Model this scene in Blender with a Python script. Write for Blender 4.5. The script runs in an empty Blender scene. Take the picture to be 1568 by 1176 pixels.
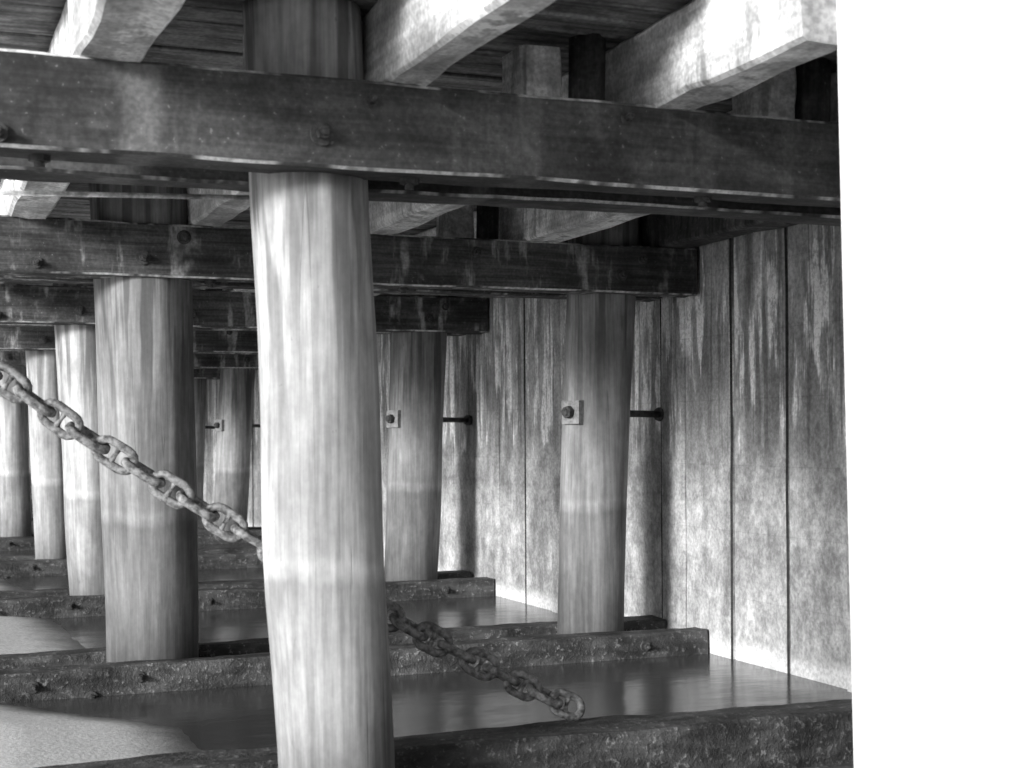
import bpy, bmesh, math, random
from mathutils import Vector, Matrix, noise
random.seed(7)
scene = bpy.context.scene
N3 = lambda x,y,z: noise.noise(Vector((x,y,z)))

# ------------------------------------------------------------ materials
class NT:
    def __init__(s, name):
        s.m = bpy.data.materials.new(name); s.m.use_nodes = True
        s.t = s.m.node_tree; s.n = s.t.nodes; s.l = s.t.links
        s.b = s.n['Principled BSDF']
        g = s.n.new('ShaderNodeNewGeometry'); s.pos = g.outputs['Position']
        x = s.n.new('ShaderNodeSeparateXYZ'); s.l.new(s.pos, x.inputs[0])
        s.X, s.Y, s.Z = x.outputs
    def put(s, sock, v):
        if isinstance(v, (int, float)): sock.default_value = v
        else: s.l.new(v, sock)
    def noise(s, sc, scale=1.0, detail=3, rough=.6, dist=0.0, off=(0,0,0)):
        mp = s.n.new('ShaderNodeMapping'); mp.inputs['Scale'].default_value = sc
        mp.inputs['Location'].default_value = off
        s.l.new(s.pos, mp.inputs['Vector'])
        t = s.n.new('ShaderNodeTexNoise'); t.inputs['Scale'].default_value = scale
        t.inputs['Detail'].default_value = detail; t.inputs['Roughness'].default_value = rough
        t.inputs['Distortion'].default_value = dist
        s.l.new(mp.outputs[0], t.inputs['Vector']); return t.outputs['Fac']
    def math(s, op, a, b=0.0, c=0.0, clamp=False):
        n = s.n.new('ShaderNodeMath'); n.operation = op; n.use_clamp = clamp
        s.put(n.inputs[0], a); s.put(n.inputs[1], b)
        if len(n.inputs) > 2: s.put(n.inputs[2], c)
        return n.outputs[0]
    def ramp(s, v, a, b, lo=0.0, hi=1.0):
        n = s.n.new('ShaderNodeMapRange'); n.interpolation_type = 'SMOOTHSTEP'
        s.put(n.inputs[0], v); n.inputs[1].default_value = a; n.inputs[2].default_value = b
        n.inputs[3].default_value = lo; n.inputs[4].default_value = hi
        return n.outputs[0]
    def mix(s, f, a, b):
        n = s.n.new('ShaderNodeMix'); n.data_type = 'FLOAT'
        s.put(n.inputs[0], f); s.put(n.inputs[2], a); s.put(n.inputs[3], b)
        return n.outputs[0]
    def done(s, val, rough=.8, bump=None, bstr=.4, bdist=.01, spec=.3):
        c = s.n.new('ShaderNodeCombineColor')
        for i in range(3): s.put(c.inputs[i], val)
        s.l.new(c.outputs[0], s.b.inputs['Base Color'])
        s.put(s.b.inputs['Roughness'], rough)
        s.b.inputs['Specular IOR Level'].default_value = spec
        if bump is not None:
            bn = s.n.new('ShaderNodeBump'); bn.inputs['Strength'].default_value = bstr
            bn.inputs['Distance'].default_value = bdist
            s.l.new(bump, bn.inputs['Height']); s.l.new(bn.outputs[0], s.b.inputs['Normal'])
        return s.m

def mat_beam(name, lo, hi, grain=(1.3, 14, 30), stains=(), patch=.25, pale=.5, bst=.5):
    t = NT(name)
    g = t.noise(grain, 1.3, 4, .6)
    big = t.noise((1, 1, 1), 2.1, 4, .65)
    v = t.mix(t.ramp(g, .3, .7), lo, hi)
    v = t.math('MULTIPLY', v, t.ramp(big, .3, .7, .5, 1.5))
    d = t.noise((5, 5, 1.0), 1.5, 4, .65, off=(3, 1, 5))
    dm = t.math('MULTIPLY', t.ramp(d, .50, .64), t.ramp(big, .40, .56))
    v = t.mix(t.math('MULTIPLY', dm, patch), v, pale)
    for (cx, w, a, col) in stains:
        wob = t.math('MULTIPLY', t.math('SUBTRACT', d, .5), .10)
        q = t.math('ABSOLUTE', t.math('ADD', t.math('SUBTRACT', t.X, cx), wob))
        m = t.ramp(q, w*.3, w, a, 0)
        m = t.math('MULTIPLY', m, t.ramp(big, .3, .55, .4, 1))
        v = t.mix(m, v, col)
    ck = t.ramp(t.math('ABSOLUTE', t.math('SUBTRACT', g, .5)), 0, .012, 0, 1)
    sp = t.noise((1,1,1), 55, 2, .5)
    v = t.math('MULTIPLY', v, t.ramp(sp, .3, .7, .8, 1.2))
    v = t.mix(t.ramp(sp, .69, .75, 0, .4), v, .35)
    h = t.math('ADD', t.math('MULTIPLY', g, .8), t.math('MULTIPLY', ck, .2))
    return t.done(v, .75, h, bst, .012)

M_beam1 = mat_beam('tarred_timber_stained', .050, .082, stains=((.74, .09, .7, .22), (2.16, .06, .5, .18), (2.9, .05, .4, .16)), patch=.15, pale=.3, bst=.28)
M_beam = mat_beam('tarred_timber', .042, .11, patch=.95, pale=.42)  # strong pale patches paint sunlit spots onto the beams behind
M_string = mat_beam('pale_timber_skylit_tone', .50, .86, grain=(8, .8, 12), patch=.75, pale=.22, bst=.35)  # raised pale tone paints skylight brightness into the stringers
M_plank = mat_beam('deck_plank_timber', .09, .30, grain=(1.2, 16, 10), patch=.5)
M_post = mat_beam('dark_post_timber', .04, .10, grain=(20, 20, 2), patch=.2)
def mat_edge():
    t = NT('worn_pale_edge')
    n = t.noise((2.2, 1, 1), 1.0, 4, .7, off=(2,4,1)); g = t.noise((20, 20, 20), 1.5, 3, .6)
    v = t.mix(t.ramp(n, .44, .56), .09, .75)
    return t.done(t.math('MULTIPLY', v, t.ramp(g, .3, .7, .6, 1.2)), .7)
M_edge = mat_edge()

def mat_pile(name, lo, hi):
    t = NT(name)
    a = t.noise((7, 7, .6), 1.5, 5, .62)
    fine = t.noise((34, 34, 1.4), 1.3, 3, .6, off=(2, 3, 4))
    b = t.noise((1, 1, .45), 3.4, 4, .6, off=(4, 7, 1))
    v = t.mix(t.ramp(a, .3, .7), lo, hi)
    v = t.math('MULTIPLY', v, t.ramp(b, .34, .62, .70, 1.08))
    v = t.math('MULTIPLY', v, t.ramp(fine, .3, .7, .82, 1.12))
    runs = t.noise((8, 8, .42), 1.5, 3, .55, off=(1, 8, 0))
    rm = t.math('MULTIPLY', t.ramp(runs, .49, .60), t.ramp(t.math('ADD', t.Z, t.math('MULTIPLY', b, .9)), .2, 1.2, 0, .75))
    v = t.mix(rm, v, lo*.35)
    zt = t.math('ADD', t.Z, t.math('MULTIPLY', t.math('SUBTRACT', b, .5), .10))
    v = t.math('MULTIPLY', v, t.ramp(zt, -.55, -.50, .72, 1.0))
    v = t.math('MULTIPLY', v, t.ramp(zt, -1.42, -.85, .50, 1.0))
    v = t.math('MULTIPLY', v, t.ramp(t.math('ABSOLUTE', t.math('SUBTRACT', zt, -.47)), 0, .04, 1.15, 1.0))
    mott = t.noise((1, 1, .7), 26, 4, .7)
    v = t.math('MULTIPLY', v, t.ramp(mott, .3, .7, .90, 1.06))
    v = t.mix(t.ramp(mott, .66, .74, 0, .4), v, .10)
    cr = t.noise((7, 7, .07), 1.6, 1, .5, off=(6, 1, 2))
    ck = t.ramp(t.math('ABSOLUTE', t.math('SUBTRACT', cr, .5)), 0, .006, 0, 1)
    ck = t.mix(t.ramp(b, .45, .6), ck, 1.0)
    v = t.math('MULTIPLY', v, t.mix(ck, .72, 1.0))
    h = t.math('ADD', t.math('MULTIPLY', a, .5), t.math('MULTIPLY', ck, .3))
    h = t.math('ADD', h, t.math('MULTIPLY', fine, .35))
    return t.done(v, .8, h, .35, .012)
M_pileA = mat_pile('weathered_pile_pale', .38, .62)
M_pileB = mat_pile('weathered_pile_grey', .20, .36)

def mat_wall():
    t = NT('stained_concrete_panels')
    big = t.noise((1, 1, 1), 1.6, 4, .65)
    st = t.noise((1, 3.5, .5), 1.5, 4, .6)
    mo = t.noise((1, 1, .8), 8, 5, .72)
    low = t.math('MULTIPLY', t.ramp(big, .3, .7, .30, .54), t.ramp(st, .3, .7, .75, 1.15))
    low = t.math('MULTIPLY', low, t.ramp(mo, .35, .65, .68, 1.2))
    up = t.math('MULTIPLY', t.ramp(st, .3, .7, .24, .48), t.ramp(mo, .35, .65, .8, 1.2))
    r = t.noise((1, 4.2, .6), 1.5, 5, .66, off=(0, 3, 1))
    rz = t.math('ADD', t.Z, t.math('MULTIPLY', t.math('SUBTRACT', st, .5), 2.6))
    rm = t.math('MULTIPLY', t.ramp(r, .475, .56), t.math('MULTIPLY', t.ramp(rz, .0, .2), t.ramp(rz, 1.5, 1.0)))
    rm = t.math('MULTIPLY', rm, t.ramp(mo, .32, .50, .25, 1))
    up = t.mix(rm, up, .95)
    dr = t.ramp(t.noise((1, 7, .3), 1.5, 3, .5, off=(0, 9, 4)), .55, .64)
    up = t.mix(t.math('MULTIPLY', dr, .55), up, .07)
    zt = t.math('ADD', t.Z, t.math('MULTIPLY', t.math('SUBTRACT', mo, .5), .22))
    v = t.mix(t.ramp(zt, -.22, -.06), low, up)
    v = t.math('MULTIPLY', v, t.ramp(t.math('ABSOLUTE', t.math('SUBTRACT', zt, -.45)), 0, .03, .84, 1))
    v = t.mix(t.ramp(zt, -1.34, -1.44, 0, .6), v, .85)
    bz = t.math('ABSOLUTE', t.math('SUBTRACT', t.math('FRACT', t.math('MULTIPLY', t.Z, 2.3)), .5))
    v = t.math('MULTIPLY', v, t.ramp(bz, 0, .014, .86, 1))
    sp = t.noise((1,1,1), 40, 2, .6)
    v = t.math('MULTIPLY', v, t.ramp(sp, .32, .68, .82, 1.18))
    return t.done(v, .85, mo, .4, .012)
M_wall = mat_wall()

def mat_sill():
    t = NT('barnacled_sill_timber')
    g = t.noise((2, 8, 8), 2, 4, .6)
    v = t.ramp(g, .3, .7, .03, .08)
    s1 = t.noise((1,1,1), 34, 4, .72)
    v = t.mix(t.ramp(s1, .55, .67, 0, .6), v, .30)
    v = t.math('MULTIPLY', v, t.ramp(t.noise((1,1,1), 4, 3, .6), .35, .7, .6, 1.5))
    return t.done(v, .6, s1, .8, .018)
M_sill = mat_sill()

def mat_simple(name, lo, hi, scale, rough, bstr=.3, bd=.01, metal=0):
    t = NT(name)
    n = t.noise((1,1,1), scale, 4, .65)
    m = t.done(t.ramp(n, .3, .7, lo, hi), rough, n, bstr, bd)
    t.b.inputs['Metallic'].default_value = metal
    return m
M_white = mat_simple('added_wall_white', .80, .92, 1.2, .9, .05)  # plain white for the added wall at right
M_iron = mat_simple('rusted_iron', .03, .10, 30, .6, .5)
M_pad = mat_simple('galvanised_plate', .20, .38, 30, .6, .4)
M_chain = mat_simple('rusted_chain_iron', .06, .34, 38, .6, .8, .006)
M_quay = mat_simple('quay_gravel', .15, .3, 8, .9)
M_seam = mat_simple('painted_gap_shade', .02, .05, 20, .8)  # dark chamfer colour paints in the shade of the panel gaps
def mat_sand():
    t = NT('wet_shingle')
    n = t.noise((1,1,1), 42, 4, .7); b = t.noise((1,1,1), 3, 3, .6)
    zz = t.math('ADD', t.Z, t.math('MULTIPLY', t.math('SUBTRACT', b, .5), .03))
    v = t.math('MULTIPLY', t.ramp(zz, -1.504, -1.455, .10, .88), t.ramp(n, .3, .7, .72, 1.12))
    return t.done(v, .5, n, .5, .010)
M_sand = mat_sand()

def mat_water():
    t = NT('harbour_water')
    h = t.noise((1.0, 1.8, 1), 1.8, 3, .5)
    m = t.done(.055, .17, h, .14, .05, .5)
    t.b.inputs['IOR'].default_value = 1.33
    return m
M_water = mat_water()

# ------------------------------------------------------------ mesh helpers
class MB:
    def __init__(s): s.bm = bmesh.new()
    def timber(s, axis, a0, a1, b0, b1, c0, c1, mat=0, jit=.006, seg=.22, ch=.012, edge=None, ed=(11, 8)):
        n = max(2, int((a1-a0)/seg)); bm = s.bm
        bmid, cmid = (b0+b1)/2, (c0+c1)/2
        P = [(b0+ch,c0),(bmid,c0),(b1-ch,c0),(b1,c0+ch),(b1,cmid),(b1,c1-ch),(b1-ch,c1),(bmid,c1),(b0+ch,c1),(b0,c1-ch),(b0,cmid),(b0,c0+ch)]
        rnd = random.uniform(0, 90); rings = []
        for i in range(n+1):
            a = a0+(a1-a0)*i/n; r = []
            for (b, c) in P:
                db = N3(a*1.6+rnd, b*7, c*7)*jit*1.6 + N3(a*7+rnd, b*9, c*9)*jit*.8
                dc = N3(a*1.6+rnd+40, b*7, c*7)*jit*1.6 + N3(a*7+rnd+20, b*9, c*9)*jit*.8
                b2, c2 = b+db, c+dc
                co = {'X': (a, b2, c2), 'Y': (b2, a, c2), 'Z': (b2, c2, a)}[axis]
                r.append(bm.verts.new(co))
            rings.append(r)
        k = len(P)
        for i in range(n):
            for j in range(k):
                f = bm.faces.new((rings[i][j], rings[i][(j+1)%k], rings[i+1][(j+1)%k], rings[i+1][j]))
                f.material_index = edge if (edge is not None and j in ed) else mat
        for r in (rings[0], rings[-1]):
            f = bm.faces.new(r); f.material_index = mat
    def cyl(s, p0, p1, r0, r1=None, mat=0, seg=12, smooth=True, u=None):
        r1 = r0 if r1 is None else r1
        p0, p1 = Vector(p0), Vector(p1); d = (p1-p0).normalized()
        u = d.orthogonal().normalized() if u is None else (Vector(u)-d*Vector(u).dot(d)).normalized()
        w = d.cross(u); bm = s.bm
        R = []
        for p, r in ((p0, r0), (p1, r1)):
            R.append([bm.verts.new(p+(u*math.cos(t)+w*math.sin(t))*r) for t in [2*math.pi*i/seg for i in range(seg)]])
        for j in range(seg):
            f = bm.faces.new((R[0][j], R[0][(j+1)%seg], R[1][(j+1)%seg], R[1][j])); f.material_index = mat; f.smooth = smooth
        for r in R:
            f = bm.faces.new(r); f.material_index = mat
    def finish(s, name, mats, bevel=0):
        bmesh.ops.recalc_face_normals(s.bm, faces=s.bm.faces)
        me = bpy.data.meshes.new(name); s.bm.to_mesh(me); s.bm.free()
        for m in mats: me.materials.append(m)
        o = bpy.data.objects.new(name, me); scene.collection.objects.link(o)
        if bevel:
            b = o.modifiers.new('bevel', 'BEVEL'); b.width = bevel; b.segments = 2
        return o

WATER = -1.5
rows = [5.4, 9.25, 13.2, 17.1, 21.0]
while rows[-1] < 58: rows.append(rows[-1]+3.9)
L = {0:(1.394,1.486,.219,.217,'A'), 1:(1.341,1.398,.293,.274,'B'), 2:(1.396,1.515,.22,.225,'A'), 3:(1.419,1.508,.2,.2,'A'), 4:(1.295,1.36,.21,.21,'A')}
R = {1:(4.446,4.347,.24,.228,'B'), 2:(4.451,4.362,.26,.25,'B'), 4:(4.379,4.24,.24,.24,'B')}

def pile(xt, xb, y, rt, rb, mat, plate=False):
    bm = bmesh.new(); seg, nz = 56, 90
    z0, z1 = -2.6, 1.58; rnd = random.uniform(0, 100); rings = []
    for i in range(nz+1):
        z = z0+(z1-z0)*i/nz; t = (z+1.33)/2.28
        cx = xb+(xt-xb)*t + .016*N3(z*1.1, rnd, 0); cy = y + .012*N3(z*.8, rnd, 9)
        r = rb+(rt-rb)*t
        ring = []
        for j in range(seg):
            a = 2*math.pi*j/seg
            rr = r*(1+.040*N3(math.cos(a)*1.2+rnd, math.sin(a)*1.2, z*1.1)+.012*N3(math.cos(a)*5+rnd, math.sin(a)*5, z*1.2)+.005*N3(math.cos(a)*9, math.sin(a)*9+rnd, z*9))
            ring.append(bm.verts.new((cx+rr*math.cos(a), cy+rr*math.sin(a), z)))
        rings.append(ring)
    for i in range(nz):
        for j in range(seg):
            f = bm.faces.new((rings[i][j], rings[i][(j+1)%seg], rings[i+1][(j+1)%seg], rings[i+1][j])); f.smooth = True
    bm.faces.new(rings[-1]); bm.faces.new(rings[0])
    mb = MB(); mb.bm.free(); mb.bm = bm
    return mb.finish('timber_pile', [mat])

for i, y in enumerate(rows):
    d = L.get(i, (1.39+random.uniform(-.05,.05), 1.45, .21, .21, 'AB'[i%2]))
    pile(d[0], d[1], y, d[2], d[3], M_pileA if d[4]=='A' else M_pileB)
    if i > 0:
        d = R.get(i, (4.42, 4.34, .24, .24, 'B'))
        pile(d[0], d[1], y, d[2], d[3], M_pileB)
        if i < 6:
            mb = MB(); zc = .14; xc = (d[0]+d[1])/2; ax = Vector((.92,.39,-.01)).normalized()
            c = Vector((xc, y, zc)); rr = d[2]
            mb.cyl(c-ax*(rr+.08), c+ax*((5.08-xc)/ax.x), .025, mat=0)
            e = c+ax*((5.05-xc)/ax.x)
            mb.cyl(e-ax*.03, e+ax*.01, .05, mat=0, seg=8, smooth=False)
            s = Vector((-.39,.92,0)).normalized(); q = (s+Vector((0,0,1))).normalized()
            mb.cyl(c-ax*(rr+.018), c-ax*(rr-.05), .112, mat=1, seg=4, smooth=False, u=q)
            mb.cyl(c-ax*(rr+.060), c-ax*(rr+.010), .042, mat=0, seg=6, smooth=False)
            mb.finish('tie_rod', [M_iron, M_pad])

def nut(mb, x, y, z, m=1, s=1.0):
    mb.cyl((x, y-.012, z), (x, y+.02, z), .042*s, mat=m, seg=18)
    mb.cyl((x, y-.045, z), (x, y, z), .024*s, mat=m, seg=6, smooth=False)
    mb.cyl((x, y-.065, z), (x, y, z), .012*s, mat=m, seg=10)

strX = [.53, 1.60, 2.67, 3.74, 4.76]
strW = [.22, .17, .19, .22, .24]
for i, y in enumerate(rows):
    mb = MB()
    mb.timber('X', .12, 5.02, y-.32, y-.12, .94, 1.26, 0, .005, .12, .011, 4, (11, 8))
    mb.timber('X', .05, 5.02, y+.20, y+.42, .955, 1.25, 0, .006, .12, .011, 4, (11, 2))
    lx = L.get(i, (1.39,))[0]
    if i == 0: nuts = ((1.358, 1.055, 1.0), (1.537, 1.185, .6), (.28, .985, .8), (2.55, 1.2, .55))
    else: nuts = ((lx-.04, 1.05, 1), (lx+.2, 1.18, 1), (.70, 1.0, .8), (2.3, 1.04, .8), (3.4, 1.17, .8), (4.44, 1.06, 1), (4.6, 1.17, .8))
    for bx, bz, sc in nuts: nut(mb, bx, y-.32, bz, 1, sc)
    for bx in (1.72, 2.95, .15, .42):
        mb.cyl((bx, y-.2, .90), (bx, y-.2, .96), .018, mat=1, seg=8)
        mb.cyl((bx, y-.2, .92), (bx, y-.2, .945), .036, mat=1, seg=6, smooth=False)
    for sx in strX[1:4]:
        mb.cyl((sx-.13, y+.02, 1.15), (sx-.12, y+.02, 1.6), .075, mat=3, seg=18)
        mb.timber('Z', 1.27, 1.50+random.uniform(-.05,.06), sx-.42, sx-.24, y-.02, y+.22, 2, .012, .05, .02)
    mb.finish('cross_beam', [M_beam1 if i == 0 else M_beam, M_iron, M_string, M_post, M_edge])

for i, y in enumerate(rows):
    mb = MB()
    if i == 0:
        mb.timber('X', .2, 5.03, 5.60, 5.90, -1.66, -1.25, 0, .009, .05, .014)
        mb.timber('X', .2, 5.03, 5.02, 5.22, -1.66, -1.38, 0, .007, .07, .014)
    else:
        mb.timber('X', .2, 5.03, y-.42, y-.22, -1.62, -1.335, 0, .009, .05, .014)
        mb.timber('X', .2, 5.03, y+.18, y+.40, -1.62, -1.33, 0, .007, .07, .014)
        for bx, bz in ((.66, -1.42), (.98, -1.5), (1.25, -1.4), (2.4,-1.42), (4.55, -1.42)):
            nut(mb, bx, y-.42, bz, 1, .8)
    mb.finish('sill_beam', [M_sill, M_iron])

for k, sx in enumerate(strX):
    mb = MB()
    ys = [(3.85, 3.85, 4.06, 4.4, 4.4)[k]]+rows
    for j in range(len(ys)-1):
        dx = random.uniform(-.025, .025) if ys[j] > 5 else 0
        mb.timber('Y', ys[j]+.004, ys[j+1]-.004, sx+dx, sx+dx+strW[k]+random.uniform(-.01,.015), 1.255, 1.58, 0, .011, .18, .016)
    mb.finish('deck_stringer', [M_string if k < 4 else M_post])

mb = MB(); y = 4.55
while y < rows[-1]:
    w = random.uniform(.19, .24)
    mb.timber('X', .32+random.uniform(-.03,.03), 5.3, y, y+w-.014, 1.585+random.uniform(0,.010), 1.655, 0, .003, .8, .006)
    y += w
mb.timber('X', .34, 5.3, 4.58, rows[-1], 1.668, 1.76, 1, .003, .8, .01)  # unseen slab added over the planks to block light through their gaps
mb.finish('wharf_deck', [M_plank, M_quay])

mb = MB()
seams = [3.3, 3.95, 4.6, 5.25, 5.95, 6.6, 7.24, 7.89, 8.54, 9.18, 9.53]
while seams[-1] < 62: seams.append(seams[-1]+random.choice([.62,.66,.64,.38]))
for k, (a, b) in enumerate(zip(seams[:-1], seams[1:])):
    ox = random.uniform(-.022, .024)
    ed = [(11,), (8,), (11, 8), ()][k%4] if k > 7 else {5:(8,), 6:(8,11), 7:(11,)}.get(k, (11,))
    mb.timber('Z', -2.6, 1.56, 5.05+ox, 5.22, a+.007, b-.007, 0, .004, .3, .012, 2, ed)
mb.timber('Z', -2.6, 1.55, 5.24, 5.6, 3.3, seams[-1], 1, .0, 1)
mb.finish('seawall', [M_wall, M_post, M_seam])

bm = bmesh.new()
plan = [(2.765,3.99),(9.0,.92),(9.0,1.30),(2.93,4.23)]
vs = []
for z, o in ((-2.6,.070),(2.3,-.030)):
    vs.append([bm.verts.new((x+(o if k in (0,3) else 0), yy, z)) for k,(x,yy) in enumerate(plan)])
for j in range(4): bm.faces.new((vs[0][j], vs[0][(j+1)%4], vs[1][(j+1)%4], vs[1][j]))
bm.faces.new(vs[0]); bm.faces.new(vs[1])
m = MB(); m.bm.free(); m.bm = bm
m.finish('added_white_wall', [M_white], .02)  # added wall, not part of the wharf; stands in for blank white at right

mb = MB(); mb.timber('X', 5.35, 80, 3.35, 80, 1.0, 1.74, 0, 0, 10); mb.finish('quay_ground', [M_quay])

def sheet(name, mat, z, x0=-400, x1=400, y0=-400, y1=400):
    bm = bmesh.new(); bm.faces.new([bm.verts.new(p) for p in ((x0,y0,z),(x1,y0,z),(x1,y1,z),(x0,y1,z))])
    m = MB(); m.bm.free(); m.bm = bm; return m.finish(name, [mat])
sheet('water', M_water, WATER)

bm = bmesh.new(); nx, ny = 200, 260; grid = []
for j in range(ny+1):
    yy = 1.0+24*(j/ny); r = []
    xb = 1.12 + .04*math.sin(yy*1.3) - max(0, yy-14)*.08
    if yy < 8.9: xb = 1.30 - max(0, yy-7.7)*.7 - max(0, 6.9-yy)*.3
    elif yy < 10: xb = 1.12-(10-yy)*.5
    for i in range(nx+1):
        t = i/nx; xx = -14+ (15.4)*(t**.45)
        h = (xb + .05*N3(yy*1.1, 3, xx) - xx)*.11
        z = WATER + (max(-.2, h) if h < .09 else .09+(h-.09)*.35) + .002*N3(xx*6, yy*6, 0) + .001*N3(xx*22, yy*22, 0)
        z = min(z, -1.1)
        r.append(bm.verts.new((xx, yy, z)))
    grid.append(r)
for j in range(ny):
    for i in range(nx):
        f = bm.faces.new((grid[j][i], grid[j][i+1], grid[j+1][i+1], grid[j+1][i])); f.smooth = True
m = MB(); m.bm.free(); m.bm = bm; m.finish('shingle_bank', [M_sand])

# ------------------------------------------------------------ chain
pts = [Vector(p) for p in [(-1.3,5.98,1.30),(-.5,5.96,.80),(.33,5.91,.225),(.605,5.86,.02),(1.0,5.76,-.245),(1.257,5.72,-.41),(1.53,5.70,-.575),(1.80,5.70,-.735),(2.2,5.745,-.955),(2.53,5.81,-1.125),(2.72,5.83,-1.20),(2.95,5.82,-1.21)]]
def cr(p0,p1,p2,p3,t):
    return .5*((2*p1)+(p2-p0)*t+(2*p0-5*p1+4*p2-p3)*t*t+(3*p1-p0-3*p2+p3)*t**3)
path = []
for i in range(1, len(pts)-2):
    for k in range(60): path.append(cr(pts[i-1],pts[i],pts[i+1],pts[i+2],k/60))
pitch = .122; samples = [path[0]]; acc = 0
for a, b in zip(path[:-1], path[1:]):
    acc += (b-a).length
    if acc >= pitch: samples.append(b.copy()); acc -= pitch
def link(bm, c, t, s, n, d=.034):
    rr, hs = .043, .036; cen = []
    for k in range(9):
        a = -math.pi/2+math.pi*k/8; cen.append((hs+rr*math.cos(a), rr*math.sin(a)))
    for k in range(9):
        a = math.pi/2+math.pi*k/8; cen.append((-hs+rr*math.cos(a), rr*math.sin(a)))
    K = len(cen); rings = []
    for k in range(K):
        x, y = cen[k]; xn, yn = cen[(k+1)%K]; xp, yp = cen[k-1]
        tx, ty = xn-xp, yn-yp; l = math.hypot(tx,ty); nx_, ny_ = ty/l, -tx/l
        p = c+t*x+s*y; ring = []
        for q in range(10):
            a = 2*math.pi*q/10
            rad = d/2*(1+.18*N3(p.x*30+q, p.y*30, p.z*30))
            ring.append(bm.verts.new(p+(t*nx_+s*ny_)*(rad*math.cos(a))+n*(rad*math.sin(a))))
        rings.append(ring)
    for k in range(K):
        for q in range(10):
            f = bm.faces.new((rings[k][q], rings[k][(q+1)%10], rings[(k+1)%K][(q+1)%10], rings[(k+1)%K][q])); f.smooth = True
mb = MB()
for i in range(len(samples)-1):
    c = (samples[i]+samples[i+1])/2; t = (samples[i+1]-samples[i]).normalized()
    v = Vector((-.25,-.97,-.05)) if c.x < 1.4 else Vector((-.38,-.92,.15))
    s = t.cross(v).normalized(); n = t.cross(s).normalized()
    a = (math.pi/2 if i%2 else 0)+random.uniform(-.2,.3)
    s2 = s*math.cos(a)+n*math.sin(a); n2 = -s*math.sin(a)+n*math.cos(a)
    link(mb.bm, c, t, s2, n2)
    mb.cyl(c-s2*.040, c, .014, .008, 0, 10); mb.cyl(c, c+s2*.040, .008, .014, 0, 10)
mb.finish('mooring_chain', [M_chain])

mb = MB(); mb.cyl((.1, 6.0, .925), (1.35, 5.98, .965), .010, mat=0); mb.finish('bright_edge_rod', [M_string])  # added pale rod, stands in for the back waling's bright lower edge

# ------------------------------------------------------------ light
S = Vector((-.88,-.47, math.tan(math.radians(15)))).normalized()
sd = bpy.data.lights.new('sun', 'SUN'); sd.energy = 4.6; sd.angle = math.radians(12); sd.color = (1,1,1)
so = bpy.data.objects.new('sun', sd); scene.collection.objects.link(so)
so.rotation_mode = 'QUATERNION'; so.rotation_quaternion = S.to_track_quat('Z','Y')
w = bpy.data.worlds.new('World'); scene.world = w; w.use_nodes = True
nt = w.node_tree; bg = nt.nodes['Background']
sky = nt.nodes.new('ShaderNodeTexSky'); sky.sky_type = 'NISHITA'; sky.sun_disc = False
sky.sun_elevation = math.radians(15); sky.sun_rotation = math.atan2(S.x, S.y); sky.dust_density = 3
bw = nt.nodes.new('ShaderNodeRGBToBW'); nt.links.new(sky.outputs[0], bw.inputs[0])
nt.links.new(bw.outputs[0], bg.inputs['Color']); bg.inputs['Strength'].default_value = .15

# ------------------------------------------------------------ camera
cd = bpy.data.cameras.new('camera'); co = bpy.data.objects.new('camera', cd); scene.collection.objects.link(co)
cd.sensor_width = 36; cd.lens = 52.25; cd.shift_y = .0485; cd.clip_end = 2000; cd.clip_start = .05
cd.dof.use_dof = True; cd.dof.focus_distance = 9.0; cd.dof.aperture_fstop = 4.0
yaw = math.radians(22.2)
F = Vector((math.sin(yaw), math.cos(yaw), 0)); Rr = Vector((math.cos(yaw), -math.sin(yaw), 0)); Z = Vector((0,0,1))
Rv = (Rr-Z*.006).normalized(); U = (Z+Rr*.006).normalized()
co.matrix_world = Matrix((( Rv.x,U.x,-F.x,0),(Rv.y,U.y,-F.y,0),(Rv.z,U.z,-F.z,0),(0,0,0,1)))
scene.camera = co
scene.view_settings.view_transform = 'Standard'; scene.view_settings.look = 'None'; scene.view_settings.exposure = 0
